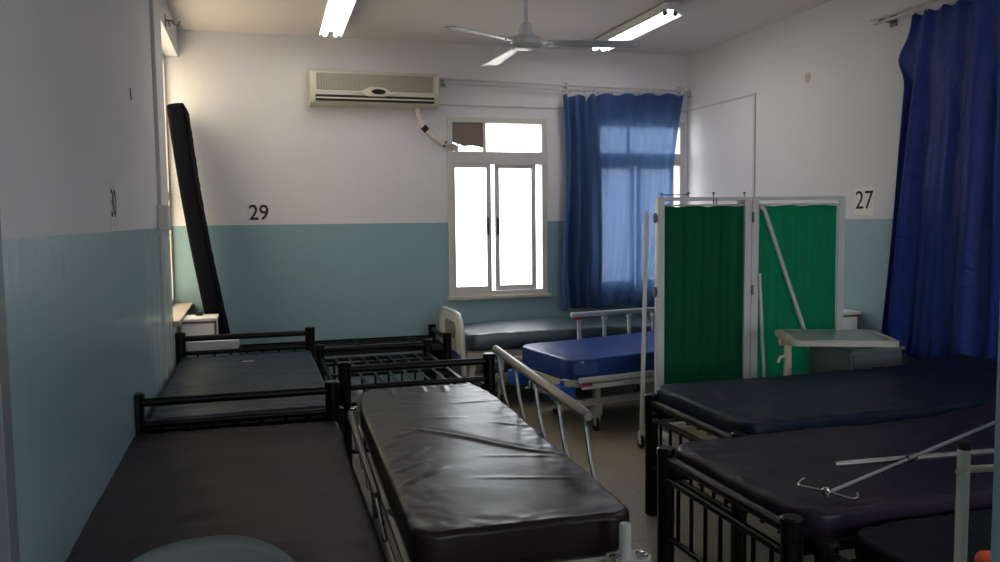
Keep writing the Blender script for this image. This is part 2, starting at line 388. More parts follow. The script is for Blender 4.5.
# --- left wall window in the corner, obscured glass
b = nb(); y0, y1, z0, z1 = WL; xa, xb = XL-.16, XL-.105
bx(b, xa, xb, y0, y0+.05, z0, z1, .004); bx(b, xa, xb, y1-.05, y1, z0, z1, .004); bx(b, xa, xb, y0+.05, y1-.05, z0, z0+.05, .004); bx(b, xa, xb, y0+.05, y1-.05, z1-.05, z1, .004)
bx(b, xa, xb, y0+.05, y1-.05, 1.78, 1.84, .004); bx(b, xa, xb, 6.75, 6.80, z0+.05, 1.78, .004)
wl = struct('window_3', b, M_frame)
b = nb(); bx(b, XL-.13, XL-.124, y0+.05, y1-.05, z0+.05, z1-.05); struct('pane', b, G_frost, wl)
b = nb(); bx(b, XL-.16, XL+.045, 6.08, YB-.002, z0-.035, z0+.004, .006); struct('window_sill', b, M_sill, wl)
# --- unseen window added behind the camera to light the near half of the ward
b = nb(); x0, x1, z0, z1 = WF
for q in (x0, (x0+x1)/2-.025, x1-.05): bx(b, q, q+.05, YF-.1, YF-.04, z0, z1, .004)
bx(b, x0, x1, YF-.1, YF-.04, z0, z0+.05, .004); bx(b, x0, x1, YF-.1, YF-.04, z1-.05, z1, .004)
wf = struct('window_4', b, M_frame)
b = nb(); bx(b, x0+.04, x1-.04, YF-.073, YF-.067, z0+.04, z1-.04); struct('pane', b, G_clear, wf)

# ------------------------------------------------------------------ mattress
def fold(p, a, d, width, h):
    """a crease: ridge along the line through a with direction d"""
    d = Vector(d).normalized(); v = Vector(p)-Vector(a); t = v.dot(d); s = v.x*d.y - v.y*d.x
    return h*math.exp(-(s/width)**2)
def mattress(name, L, W, T, m, label, cat='mattress', loc=(0, 0, 0), rz=0, plan=.08, edge=.022, bend=None, wr=.004, creases=(), nx=70, ny=46, seed=0, group=None, taper=None):
    """rounded pad, length along local X, centred; z=0 is its underside"""
    def spread(n):
        v = []
        for i in range(n+1):
            t = -1+2*i/n; v.append(math.copysign(1-(1-abs(t))**1.6, t))
        return v
    us, vs = spread(nx), spread(ny); zs = [0, .5, 1]
    bm = nb(); V = {}
    def P(u, v, k):
        x, y = u*L/2, v*W/2
        cx, cy = L/2-plan, W/2-plan
        dx, dy = abs(x)-cx, abs(y)-cy
        delta = min(L/2-abs(x), W/2-abs(y))
        if dx > 0 and dy > 0:
            mm = max(dx, dy); h = math.hypot(dx, dy); q = mm/h
            x = math.copysign(cx+dx*q, x); y = math.copysign(cy+dy*q, y); delta = plan-mm
        r = edge; zt = T; zb = 0
        if delta < r:
            s = r*(1-math.sqrt(max(0, 1-((r-delta)/r)**2))); zt -= s; zb += s
        z = zb + (zt-zb)*k
        e = min(1, max(0, delta)/.10)
        if k > 0:
            nz = noise.noise(Vector((x*2.2+seed, y*2.2, seed)))*wr*1.6 + noise.noise(Vector((x*8+seed, y*6, seed*2)))*wr*.5
            near = max(0, 1-delta/.16)
            nz += near*wr*1.3*noise.noise(Vector((x*22+seed, y*22, 3.3)))
            for (a, d_, wd, h, ln) in creases:
                dd = Vector(d_).normalized(); vv = Vector((x, y))-Vector(a); t = vv.x*dd.x+vv.y*dd.y; s = vv.x*dd.y-vv.y*dd.x
                s += .02*math.sin(t*7+seed)
                if -ln < t < ln: nz += h*math.exp(-(s/wd)**2)*(math.cos(t/ln*math.pi/2)**.6)
            z += nz*k
            bul = 1+.006*math.sin(3*u)
            if .2 < k < .8 and delta < r: y *= 1.004; x *= 1.002
        z += (bend(x, y) if bend else 0)
        if taper: y *= taper(x)
        return Vector((x, y, z))
    def get(i, j, k):
        key = (i, j, k)
        if key not in V: V[key] = bm.verts.new(P(us[i], vs[j], zs[k]))
        return V[key]
    for k in (0, 2):
        for i in range(nx):
            for j in range(ny):
                q = (get(i, j, k), get(i+1, j, k), get(i+1, j+1, k), get(i, j+1, k)); bm.faces.new(q if k else q[::-1])
    for k in (0, 1):
        for i in range(nx):
            bm.faces.new((get(i, 0, k), get(i+1, 0, k), get(i+1, 0, k+1), get(i, 0, k+1)))
            bm.faces.new((get(i+1, ny, k), get(i, ny, k), get(i, ny, k+1), get(i+1, ny, k+1)))
        for j in range(ny):
            bm.faces.new((get(0, j+1, k), get(0, j, k), get(0, j, k+1), get(0, j+1, k+1)))
            bm.faces.new((get(nx, j, k), get(nx, j+1, k), get(nx, j+1, k+1), get(nx, j, k+1)))
    o = obj(name, bm, m, smooth=True, ang=70); o.location = loc; o.rotation_euler = (0, 0, rz)
    return tag(o, label, cat, group)

# ------------------------------------------------------------------ black steel ward bed
def ward_bed(label, L, W, loc, rz, near_h, far_h, group, base=.53, panel_bars=False, nslat=7):
    """local X from the near panel (x=0) to the far panel (x=L); width along Y"""
    t = thing('metal_bed', label, 'bed', loc, rz, group)
    rp = .035
    for x, h in ((0, near_h), (L, far_h)):
        for s in (-1, 1):
            y = s*(W/2-rp)
            b = nb(); lathe(b, [(rp-.006, 0), (rp, .004), (rp, h-.03), (rp+.003, h-.028), (rp+.003, h-.006), (rp-.004, h)], (x, y, 0), 16)
            lg = obj('bed_post', b, M_black, t, smooth=True)
            for z in (base+.02, base-.08):
                b = nb(); tube(b, [(x-.012, y+s*(rp-.004), z), (x-.012, y+s*(rp+.006), z)], .009, 8); obj('bolt', b, M_black, lg)
        b = nb(); yy = W/2-rp
        zs = [h-.045] + ([h-.15] if h > .7 else [h-.13])
        tube(b, [(x, -yy, zs[0]), (x, yy, zs[0])], .021, 12)
        tube(b, [(x, -yy, zs[1]), (x, yy, zs[1])], .016, 12)
        tube(b, [(x, -yy, .28), (x, yy, .28)], .013, 12)
        o = obj('headboard' if h > .7 else 'footboard', b, M_black, t, smooth=True)
        for k in range(1, 8):
            b = nb(); y = -yy + 2*yy*k/8; tube(b, [(x, y, .28), (x, y, zs[1])], .0085, 8)
            obj('upright_bar', b, M_black, o, smooth=True)
    for s in (-1, 1):
        b = nb(); y = s*(W/2-.045); bx(b, .02, L-.02, y-.012, y+.012, base-.045, base, .003)
        bx(b, .02, L-.02, y-(.03 if s > 0 else -.0), y+(.0 if s > 0 else .03), base-.045, base-.039, .001)
        obj('side_rail', b, M_black, t)
    for k in range(nslat):
        y = -W/2+.045 + (W-.09)*(k+1)/(nslat+1)
        b = nb(); bx(b, .03, L-.03, y-.009, y+.009, base-.010, base-.004, .001); obj('slat', b, M_black, t)
    for k in range(4):
        x = L*(.12+.76*k/3)
        b = nb(); bx(b, x-.012, x+.012, -W/2+.045, W/2-.045, base-.034, base-.0115, .002); obj('cross_bar', b, M_black, t)
    return t
GB = 'black tubular steel ward beds'
# local X runs along +Y of the room for beds with rz = 90 deg
aA = R(90-2.0)
ward_bed('nearest black steel bed on the left, its tall end rail reaching the side wall', 2.0, .97, (-.122, 2.12, 0), R(90-.6), .64, .80, GB)
ward_bed('black steel bed on the left between the nearest bed and the leaning mattress', 1.97, .97, (-.072, 4.24, 0), R(90), .64, .81, GB)
ward_bed('bare black steel bed without a mattress beyond the wheeled stretcher', 1.82, .92, (.890, 4.65, 0), R(90), .80, .635, GB)
ward_bed('bare black steel bed lying lengthwise along the back wall under number 29', 1.90, .68, (-.36, 7.05, 0), 0, .635, .635, GB, base=.54, nslat=5)
ward_bed('black steel bed under the dark blue-green mattress in front of the green screen', 2.02, .90, (2.005, 3.50, 0), 0, .655, .655, GB, base=.57)
ward_bed('black steel bed on the right with hooked poles lying on its mattress', 1.96, .90, (1.60, 2.58, 0), 0, .650, .650, GB, base=.56)
ward_bed('black steel bed at the bottom right corner behind the white tubular frame', 1.96, .84, (1.655, 1.685, 0), 0, .60, .60, GB, base=.53)

MG = 'vinyl covered mattresses'
def lift(x0, h, ln, sgn=1):
    return lambda x, y: h*max(0, (sgn*x-x0)/ln)**2
mattress('mattress', 1.98, .93, .09, V_plum, 'dark plum vinyl mattress on the bed nearest the camera at left', loc=(-.112, 3.07, .531), rz=R(90-.8), seed=1.3, plan=.05, creases=[((-.25, .05), (.1, 1), .014, -.012, .10), ((-.52, -.1), (.15, 1), .016, .008, .3), ((-.62, -.25), (-.1, 1), .015, .010, .25), ((-.72, .1), (.1, 1), .012, .007, .3)])
mattress('mattress', 1.90, .90, .11, V_navy, 'slate blue mattress with a scrap of paper on it, second bed on the left', loc=(-.072, 5.215, .531), rz=R(90), seed=2.7, plan=.05, wr=.006, creases=[((-.55, 0), (.30, 1), .018, .012, .5), ((-.62, .1), (.22, 1), .014, .009, .4), ((-.15, .2), (-.3, 1), .016, .012, .35), ((-.05, .25), (-.35, 1), .012, .008, .3), ((.1, -.2), (.2, 1), .014, .008, .4), ((-.7, .2), (-.2, 1), .014, .012, .4), ((-.82, -.1), (.2, 1), .014, .010, .4), ((.45, .1), (.1, 1), .018, .007, .4)])
mattress('mattress', 2.03, .91, .12, V_dark, 'dark blue-green mattress on the bed in front of the green screen', loc=(3.035, 3.50, .576), seed=4.1, plan=.09, wr=.006,
         bend=lambda x, y: .09*max(0, (x-.35)/.6)**2*(1 if y < 0 else .6), creases=[((-.72, -.2), (.6, 1), .03, .010, .3), ((-.5, -.3), (.9, 1), .025, .008, .2), ((-.8, .1), (.3, 1), .02, .008, .25)])
mattress('mattress', 1.92, .91, .10, V_plum2, 'dark purple mattress with hooked poles lying on it, right side', loc=(2.58, 2.575, .563), seed=5.6, plan=.12, wr=.006,
         bend=lambda x, y: -.0*x+.05*max(0, (x-.25)/.6)**2,
         creases=[((-.86, .25), (1, -.25), .010, .011, .10), ((-.84, .12), (1, -.2), .010, .009, .10), ((-.84, -.02), (1, -.15), .010, .009, .10), ((-.88, .34), (1, -.3), .010, .010, .09), ((-.6, .3), (.2, -1), .010, .006, .12), ((.15, .33), (1, -1.3), .012, .008, .12), ((.35, .3), (1, .6), .016, .018, .35), ((.40, .18), (1, .5), .014, .016, .35), ((.50, .06), (1, .45), .014, .016, .3), ((.42, -.05), (1, .35), .012, .012, .3), ((.3, -.2), (1, .15), .02, .008, .3), ((.6, .33), (1, .7), .014, .010, .3)])
mattress('mattress', 1.88, .80, .10, V_blk2, 'black mattress at bottom right behind the white tubular stand', loc=(2.66, 1.685, .531), seed=6.1, plan=.10, wr=.006)
lm = mattress('mattress', 1.96, .64, .125, V_black, 'thick black mattress standing on end and leaning in the window corner', seed=7.7, plan=.04, wr=.004, bend=lambda x, y: -.025*(1-(x/.98)**2))
_t = R(8.2)
lm.matrix_world = Matrix.Translation((-.462, 7.06, 1.515)) @ Matrix(((-math.sin(_t), 0, math.cos(_t), 0), (0, -1, 0, 0), (math.cos(_t), 0, math.sin(_t), 0), (0, 0, 0, 1)))

b = nb(); prism(b, [(0, 0), (.045, .006), (.07, -.004), (.075, .012), (.04, .018), (.015, .03)], 0, .002); o = obj('paper_scrap', b, M_paper)
o.location = (-.10, 5.76, .651); tag(o, 'small torn white paper scrap lying on the slate blue mattress', 'paper scrap')

# ------------------------------------------------------------------ wheeled stretcher
def add_caster(parent, x, y, top, r=.055, name='caster'):
    b = nb(); tube(b, [(x, y, top), (x, y, 2*r+.01)], .014, 10)
    bx(b, x-.02, x-.014, y-.02, y+.02, r-.01, 2*r+.02, .002); bx(b, x+.014, x+.02, y-.02, y+.02, r-.01, 2*r+.02, .002); bx(b, x-.02, x+.02, y-.02, y+.02, 2*r+.01, 2*r+.03, .003)
    c = obj(name, b, M_greyp, parent, smooth=True)
    b = nb(); tube(b, [(x-.012, y+.01, r), (x-.008, y+.01, r), (x+.008, y+.01, r), (x+.012, y+.01, r)], [r-.008, r, r, r-.008], 20)
    obj('wheel', b, M_blackrub, c, smooth=True)
    b = nb(); tube(b, [(x-.024, y+.01, r), (x+.024, y+.01, r)], .012, 10); obj('axle', b, M_steel, c, smooth=True)
st = thing('wheeled_stretcher', 'wheeled hospital stretcher with a raised grey side rail in the middle of the ward', 'stretcher', (.739, 3.085, 0), R(-2.1))
b = nb(); fx, fy, fz = .285, .975, .60
tube(b, arc([(-fx, -fy, fz), (-fx, fy, fz), (fx, fy, fz), (fx, -fy, fz), (-fx, -fy, fz)], r=.06), .020, 12); tube(b, [(-fx, 0, fz), (fx, 0, fz)], .014)
bx(b, -fx, fx, -fy-.012, -fy+.012, fz-.03, fz+.03, .004)
obj('top_frame', b, M_white, st, smooth=True)
b = nb(); bx(b, -fx+.02, fx-.02, -.93, .93, fz+.004, fz+.018, .003); obj('deck', b, M_greyd, st)
b = nb()
for s in (-1, 1):
    for q in (-1, 1): tube(b, [(s*.20, q*.62, fz-.02), (s*.20, -q*.62, .25)], .013)
tube(b, [(-.20, 0, .42), (.20, 0, .42)], .013); obj('scissor_brace', b, M_black, st, smooth=True)
b = nb(); tube(b, arc([(-.26, -.70, .22), (-.26, .70, .22), (.26, .70, .22), (.26, -.70, .22), (-.26, -.70, .22)], r=.05), .018); tube(b, [(-.20, 0, .22), (-.2, .01, .22)], .01)
obj('base_frame', b, M_white, st, smooth=True)
for x in (-.26, .26):
    for y in (-.70, .70): add_caster(st, x, y, .22, .06)
def bumper(sx_, sy_):
    b = nb(); x, y = sx_*.28, sy_*(fy+.045)
    prism(b, [(x-.06, y-.035), (x+.05, y-.035), (x+.065, y-.01), (x+.06, y+.04), (x-.05, y+.04), (x-.065, y+.01)], .575, .645)
    o = obj('corner_block', b, M_greyp, st)
    if (sx_, sy_) != (-1, -1):
        b = nb(); lathe(b, [(.017, .645), (.017, .735), (.014, .742), (.006, .744)], (x-.01, y, 0), 16); obj('post', b, M_greyp, o, smooth=True)
    b = nb(); lathe(b, [(.018, .645), (.018, .656), (.012, .660), (.003, .660)], (x+.038, y-.008, 0), 14); obj('knob', b, M_steel, o, smooth=True)
    b = nb(); lathe(b, [(.018, .645), (.018, .656), (.012, .660), (.003, .660)], (x-.045, y-.012, 0), 14); obj('knob', b, M_steel, o, smooth=True)
bumper(1, -1); bumper(-1, -1); bumper(-1, 1); bumper(1, 1)
# raised rail on the right
rl = nb(); rx = .385
T0, T1 = Vector((rx-.028, .80, .955)), Vector((rx-.008, -.45, .905))
tube(rl, [T0+(T0-T1)*.0, T0+(T1-T0)*.01, T1+(T0-T1)*.01, T1], [.014, .020, .020, .016], 14)
rail = obj('side_rail', rl, M_alu, st, smooth=True)
for k in range(5):
    tt = .05+.92*k/4; p = T0.lerp(T1, tt)
    b = nb(); tube(b, arc([p+Vector((0, 0, -.012)), p+Vector((.010, -.035, -.17)), Vector((rx+.012, p.y-.10, .615))], r=.10), .009, 8)
    tube(b, [p+Vector((0, 0, -.012)), p+Vector((0, -.002, -.045))], .014, 10)
    obj('rail_post', b, M_steel, rail, smooth=True)
b = nb(); tube(b, [(rx+.012, .80, .605), (rx+.012, -.62, .605)], .012, 10); tube(b, [(rx+.012, -.60, .605), (rx+.03, -.63, .62)], .008, 8); obj('lower_bar', b, M_steel, rail, smooth=True)
# folded rail on the left
b = nb(); L0, L1 = Vector((-.362, .72, .70)), Vector((-.355, -.36, .665)); tube(b, [L0, L0+(L1-L0)*.02, L1+(L0-L1)*.02, L1], [.010, .015, .015, .011], 12)
tube(b, [L1+Vector((0, .02, -.02)), L1+Vector((0, -.03, -.06))], .016, 10)
rail2 = obj('side_rail', b, M_aludark, st, smooth=True)
for k in range(5):
    p = L0.lerp(L1, .05+.9*k/4); b = nb(); tube(b, arc([p, p+Vector((.0, -.16, -.03)), p+Vector((.01, -.22, -.10))], r=.05), .008, 8); obj('rail_post', b, M_steel, rail2, smooth=True)
b = nb(); tube(b, [(-.335, .78, .605), (-.335, -.93, .605)], .012, 10); obj('lower_bar', b, M_aludark, rail2, smooth=True)
mattress('mattress', 1.98, .655, .115, V_brown, 'shiny worn dark mattress on the wheeled stretcher', loc=(.752, 3.125, .630), rz=R(90-2.1), seed=3.3, plan=.075, edge=.020, wr=.0028, nx=200, ny=80, taper=lambda x: 1-.16*max(0, (x-.62)/.37)**2,
         creases=[((-.11, -.06), (1, 1), .011, .008, .42), ((-.08, -.07), (1, 1), .016, -.003, .40), ((.28, .0), (.05, 1), .008, .004, .10), ((.05, .22), (-.9, 1), .010, .005, .16), ((-.25, .24), (-1.4, 1), .009, .007, .14), ((-.5, .22), (-1.2, 1), .010, .007, .14), ((.55, -.2), (-.1, 1), .009, .004, .12), ((-.6, -.1), (.2, 1), .009, .003, .18), ((.4, .24), (-1.1, .5), .010, .005, .12), ((.90, 0), (1, .1), .014, .006, .08), ((.89, .17), (1, .1), .012, .006, .08), ((.89, -.12), (1, -.1), .012, .006, .08), ((.90, .08), (1, .3), .012, -.005, .08), ((-.35, -.15), (.2, 1), .009, .003, .14), ((.1, -.24), (.6, 1), .009, .004, .10), ((.62, .12), (.3, 1), .009, .003, .12), ((-.05, .25), (-1, .8), .008, .005, .12), ((-.38, .25), (-1, .9), .008, .006, .12)])

# ------------------------------------------------------------------ hospital beds
def ward_headboard(parent, x, W, z0, z1, lean=0):
    """arched tube with an inset panel, in the YZ plane at x"""
    h = W/2; s = 1 if lean >= 0 else -1
    pts = [(x, -h, z0), (x+lean*.6, -h, z1-.12), (x+lean, -h+.10, z1-.01), (x+lean, -h+.2, z1), (x+lean, h-.2, z1), (x+lean, h-.10, z1-.01), (x+lean*.6, h, z1-.12), (x, h, z0)]
    b = nb(); tube(b, arc(pts, n=5, r=.09), .019, 12); o = obj('headboard', b, M_hb, parent, smooth=True)
    b = nb(); poly = [(-h+.015, z1-.33), (h-.015, z1-.33), (h-.015, z1-.13), (h-.10, z1-.03), (-h+.10, z1-.03), (-h+.015, z1-.13)]
    prism(b, poly, -.008, .008, frame=lambda u, v, w_: (x+lean*.8+w_, u, v)); obj('panel', b, M_hb, o)
    b = nb(); prism(b, [(-.17, z1-.22), (.17, z1-.22), (.20, z1-.12), (.16, z1-.08), (-.16, z1-.08), (-.20, z1-.12)], -.012, .012, frame=lambda u, v, w_: (x+lean*.8+w_, u, v)); obj('grip_recess', b, M_greyd, o)
    b = nb(); prism(b, [(-h+.02, z1-.36), (h-.02, z1-.36), (h-.02, z1-.33), (-h+.02, z1-.33)], -.014, .014, frame=lambda u, v, w_: (x+lean*.8+w_, u, v)); obj('band', b, M_bluep, o)
    return o
def hospital_bed(label, loc, rz, L, W, deck, head, blue, rails, group):
    t = thing('hospital_bed', label, 'hospital bed', loc, rz, group)
    b = nb()
    for s in (-1, 1): bx(b, -L/2, L/2, s*(W/2-.03)-.02, s*(W/2-.03)+.02, deck-.06, deck-.005, .004)
    for x in (-L/2+.02, -L/6, L/6, L/2-.02): bx(b, x-.02, x+.02, -W/2+.03, W/2-.03, deck-.055, deck-.01, .003)
    obj('deck_frame', b, M_creamd, t)
    b = nb(); bx(b, -L/2+.02, -.05, -W/2+.05, W/2-.05, deck-.012, deck-.001, .002); bx(b, -.02, L/2-.02, -W/2+.05, W/2-.05, deck-.012, deck-.001, .002); obj('deck_panel', b, M_greyp, t)
    b = nb()
    for s in (-1, 1): bx(b, -L/2+.16, L/2-.16, s*(W/2-.12)-.02, s*(W/2-.12)+.02, .20, .255, .004)
    for x in (-L/2+.18, L/2-.18): bx(b, x-.025, x+.025, -W/2+.08, W/2-.08, .20, .255, .004)
    obj('base_frame', b, M_white, t)
    for x in (-L/2+.32, L/2-.32):
        for y in (-W/2+.12, W/2-.12):
            b = nb(); bx(b, x-.022, x+.022, y-.022, y+.022, .10, deck-.05, .004); bx(b, x-.032, x+.032, y-.032, y+.032, .12, .21, .006); obj('leg', b, M_white, t)
            add_caster(t, x, y, .12, .052)
    b = nb()
    for q in (-1, 1): tube(b, [(q*.10, 0, .25), (q*.42, 0, deck-.05)], .017)
    tube(b, [(-L/2+.1, .05, .36), (L/2-.35, .05, .30)], .012); tube(b, arc([(-L/2+.1, .05, .36), (-L/2-.06, .05, .36), (-L/2-.07, .05, .30), (-L/2-.10, .05, .30)], r=.02), .008)
    tube(b, [(-L/2+.1, -.10, .36), (L/2-.55, -.1, .32)], .012); tube(b, arc([(-L/2+.1, -.10, .36), (-L/2-.06, -.10, .36), (-L/2-.07, -.10, .42), (-L/2-.10, -.1, .42)], r=.02), .008)
    obj('crank', b, M_steel, t, smooth=True)
    b = nb(); prism(b, [(-.02, deck-.06), (.03, deck-.06), (-.01, .22), (-.06, .22)], -.03, .03, frame=lambda u, v, w_: (-L/2+.12+u, w_-.16, v)); prism(b, [(-.02, .42), (.16, .40), (.18, .36), (0, .36)], -.03, .03, frame=lambda u, v, w_: (-L/2+.12+u, w_+.12, v)); obj('lift_arm', b, M_cream, t)
    if head: ward_headboard(t, -L/2-.03, W, .30, head, -.01)
    if blue:
        for s in (-1, 1):
            b = nb(); box(b, (-L/2-.0, s*(W/2-.07), deck-.10), (.14, .14, .11), bev=.012); tube(b, [(-L/2+.0, s*(W/2-.07), deck-.04), (-L/2+.0, s*(W/2-.07), deck-.01)], .02); obj('corner_bumper', b, M_bluep, t)
    for (s, zt, x0, x1) in rails:
        b = nb(); y = s*(W/2+.025); folded = zt < deck
        bx(b, x0, x1, y-.018, y+.018, zt-.028, zt+.012, .010)
        r = obj('side_rail', b, M_greyp, t)
        n = 4; b = nb(); bx(b, x0+.02, x1-.1, y-.010, y+.010, deck-.07 if not folded else .28, (deck-.035) if not folded else .31, .004); obj('lower_bar', b, M_greyp, r)
        for k in range(n):
            x = x0+.08+(x1-x0-.16)*k/(n-1); b = nb()
            if folded: bx(b, x-.016, x+.016, y-.010, y+.010, .29, zt-.02, .004)
            else: bx(b, x-.016, x+.016, y-.010, y+.010, deck-.05, zt-.02, .004); tube(b, [(x-.02, y, zt-.045), (x+.02, y, zt-.045)], .02, 10)
            obj('rail_post', b, M_greyp, r)
        if not folded:
            b = nb(); bx(b, x0+.02, x0+.10, y-.022, y-.010, zt-.05, zt-.025, .003); obj('release_tab', b, mat('red_plastic', (150, 40, 40), .4), r)
    return t
GH = 'hospital beds with casters'
hospital_bed('cream hospital bed under the bright window with an arched headboard', (2.62, 6.94, 0), 0, 1.92, .82, .49, .80, False, [(-1, .43, -.75, .35)], GH)
mattress('mattress', 1.90, .80, .13, V_teal, 'dark mattress under the bright window reflecting daylight', loc=(2.63, 6.94, .505), seed=8.2, plan=.08, wr=.006, bend=lambda x, y: .012*math.cos(x*2))
hospital_bed('hospital bed carrying the royal blue mattress, with blue corner bumpers', (3.00, 6.00, 0), R(9), 1.92, .84, .43, None, True, [(1, .79, -.42, .50), (-1, .435, -.88, .25)], GH)
bm_ = mattress('mattress', 1.92, .86, .165, V_blue, 'thick royal blue mattress beside the green screen', loc=(3.012, 6.00, .425), rz=R(9), seed=9.4, plan=.16, edge=.018, wr=.003, bend=lambda x, y: .015*math.sin(x*2.2))
b = nb(); bx(b, -.93, -.72, -.4345, -.4325, .045, .125, .0005); obj('care_label', b, mat('faded_blue_label', (52, 78, 140), .6), bm_)

# ------------------------------------------------------------------ folding privacy screen
sc = thing('folding_screen', 'folding privacy screen with green cloth panels in a pale metal frame', 'privacy screen', (0, 0, 0))
P0, P1, P2 = Vector((2.610, 5.03, 0)), Vector((3.275, 4.93, 0)), Vector((3.925, 4.79, 0))
ZT, ZB = 1.725, .14
def panel(a, b_, zt=ZT, zb=ZB, dark=0):
    d = (b_-a).normalized(); n = Vector((-d.y, d.x, 0)); L = (b_-a).length; rot = Matrix((d, n, Vector((0, 0, 1)))).transposed()
    def at(u, v, z): return a+d*u+n*v+Vector((0, 0, z))
    b = nb()
    for u in (.026, L-.026): box(b, at(u, 0, (zt+zb)/2), (.050, .030, zt-zb), rot, .004)
    box(b, at(L/2, 0, zt-.012), (L-.084, .026, .024), rot, .003); box(b, at(L/2, 0, zb+.012), (L-.084, .026, .024), rot, .003)
    fr = obj('panel_frame', b, M_greyp, sc)
    b = nb(); tube(b, [at(.04, 0, zt-.055), at(L-.04, 0, zt-.055)], .006, 8); obj('curtain_rod', b, M_white, fr)
    # gathered cloth
    b = nb(); nu, nv = 60, 14; G = []
    for j in range(nv+1):
        row = []
        z = zt-.062-(zt-zb-.15)*j/nv
        for i in range(nu+1):
            u = .056+(L-.112)*i/nu
            v = (.007*math.sin(u*46+1.3*a.x)+.004*math.sin(u*97+j*.1))*(.5+.5*abs(1-2*j/nv)**1)+.003*math.sin(j*.8+u*9)
            row.append(b.verts.new(at(u, v, z+.004*math.sin(u*30)*(1 if j == 0 else 0))))
        G.append(row)
    for j in range(nv):
        for i in range(nu): b.faces.new((G[j][i], G[j][i+1], G[j+1][i+1], G[j+1][i]))
    c = obj('cloth_panel', b, CL_green, fr, smooth=True, ang=180); md = c.modifiers.new('thick', 'SOLIDIFY'); md.thickness = .0015
    return fr, at, L
f1, at1, L1_ = panel(P0, P1)
f2, at2, L2_ = panel(P1, P2)
f3, at3, L3_ = panel(P0+Vector((.012, .045, 0)), P1+Vector((-.02, .07, 0)))
for z in (.30, 1.05, 1.55):
    b = nb(); tube(b, [P0+Vector((-.018, -.010, z)), P0+Vector((-.018, -.010, z+.07))], .010, 10); box(b, P0+Vector((-.012, .0, z+.035)), (.03, .012, .05), bev=.002); obj('hinge', b, M_trim, sc, smooth=True)
for z in (.30, 1.05, 1.55):
    b = nb(); tube(b, [P1+Vector((0, -.022, z)), P1+Vector((0, -.022, z+.07))], .009, 10); obj('hinge', b, M_trim, sc, smooth=True)
# brace bars across the right panel
b = nb(); tube(b, [at2(.05, -.034, 1.66), at2(.075, -.036, 1.64), at2(.55, -.036, .30)], .015, 10); obj('brace', b, M_greyp, sc, smooth=True)
b = nb(); tube(b, [at2(.052, -.026, 1.20), at2(.110, -.026, .20)], .012, 10); obj('brace', b, M_greyp, sc, smooth=True)
# feet with casters and the slim outrigger pole
for (p, q) in ((P0, Vector((2.545, 5.10, 0))), (P1, P1+Vector((0, -.03, 0))), (P2, P2+Vector((0, 0, 0)))):
    b = nb(); box(b, (p.x, p.y, .125), (.05, .42, .028), bev=.004); ft = obj('foot', b, M_greyp, sc)
    for s in (-1, 1): add_caster(ft, p.x, p.y+s*.19, .125, .040)
b = nb(); tube(b, [(2.52, 5.07, .10), (2.555, 5.07, 1.63)], .015, 10); tube(b, [(2.52, 5.07, .11), (2.60, 5.07, .11)], .013, 10); pl = obj('outrigger_pole', b, M_greyp, sc, smooth=True); add_caster(pl, 2.52, 5.07, .13, .045)
for (fa, uu) in ((at1, .03), (at1, .22), (at1, .40), (at1, .62)):
    p = fa(uu, 0, ZT); b = nb(); tube(b, [p, p+Vector((0, 0, .035))], .004, 8); tube(b, [p+Vector((-.012, 0, .026)), p+Vector((.012, 0, .026))], .004, 8); obj('wing_hook', b, M_trim, sc)
b = nb(); tube(b, [at1(.03, 0, ZT+.016), at1(.22, 0, ZT+.016)], .004, 8); obj('tie_wire', b, M_steel, sc)
b = nb(); tube(b, [at1(.40, 0, ZT-.01)+Vector((-.01, -.018, 0)), at1(.40, 0, ZT-.05)+Vector((-.01, -.018, 0))], .004, 8); tube(b, [at1(.42, 0, ZT-.01)+Vector((-.01, -.018, 0)), at1(.42, 0, ZT-.05)+Vector((-.01, -.018, 0))], .004, 8); obj('latch', b, M_trim, sc)

# ------------------------------------------------------------------ over-bed table
ot = thing('overbed_table', 'grey tilting overbed table standing behind the right-hand beds', 'overbed table', (3.40, 4.225, .008), R(-24))
def rrect(w_, d_, r, n=5):
    out = []
    for cx, cy, a0 in ((w_/2-r, d_/2-r, 0), (-w_/2+r, d_/2-r, 90), (-w_/2+r, -d_/2+r, 180), (w_/2-r, -d_/2+r, 270)):
        for k in range(n+1):
            a = R(a0+90*k/n); out.append((cx+r*math.cos(a), cy+r*math.sin(a)))
    return out
b = nb(); prism(b, rrect(.62, .52, .05), .818, .850); top = obj('table_top', b, M_tedge, ot)
b = nb(); prism(b, rrect(.53, .45, .04), .848, .8525); obj('inlay', b, M_tabletop, top)
b = nb(); tube(b, [(-.30, .10, .80), (-.20, .10, .80)], .034, 16); bx(b, -.28, .05, .08, .12, .785, .818, .006); tube(b, [(-.305, .10, .80), (-.285, .10, .80)], .022, 12); obj('tilt_bracket', b, M_cream, ot, smooth=True)
b = nb(); tube(b, [(-.25, .10, .80), (-.25, .10, .42)], .024, 14); tube(b, [(-.25, .10, .45), (-.25, .10, .06)], .032, 14); obj('column', b, M_cream, ot, smooth=True)
b = nb(); tube(b, arc([(-.25, .10, .70), (-.30, .09, .695), (-.31, .085, .66)], r=.02), .009, 8); obj('lock_lever', b, M_cream, ot, smooth=True)
b = nb(); bx(b, -.29, .20, .06, .14, -.008, .06, .006); obj('foot', b, M_greyd, ot)

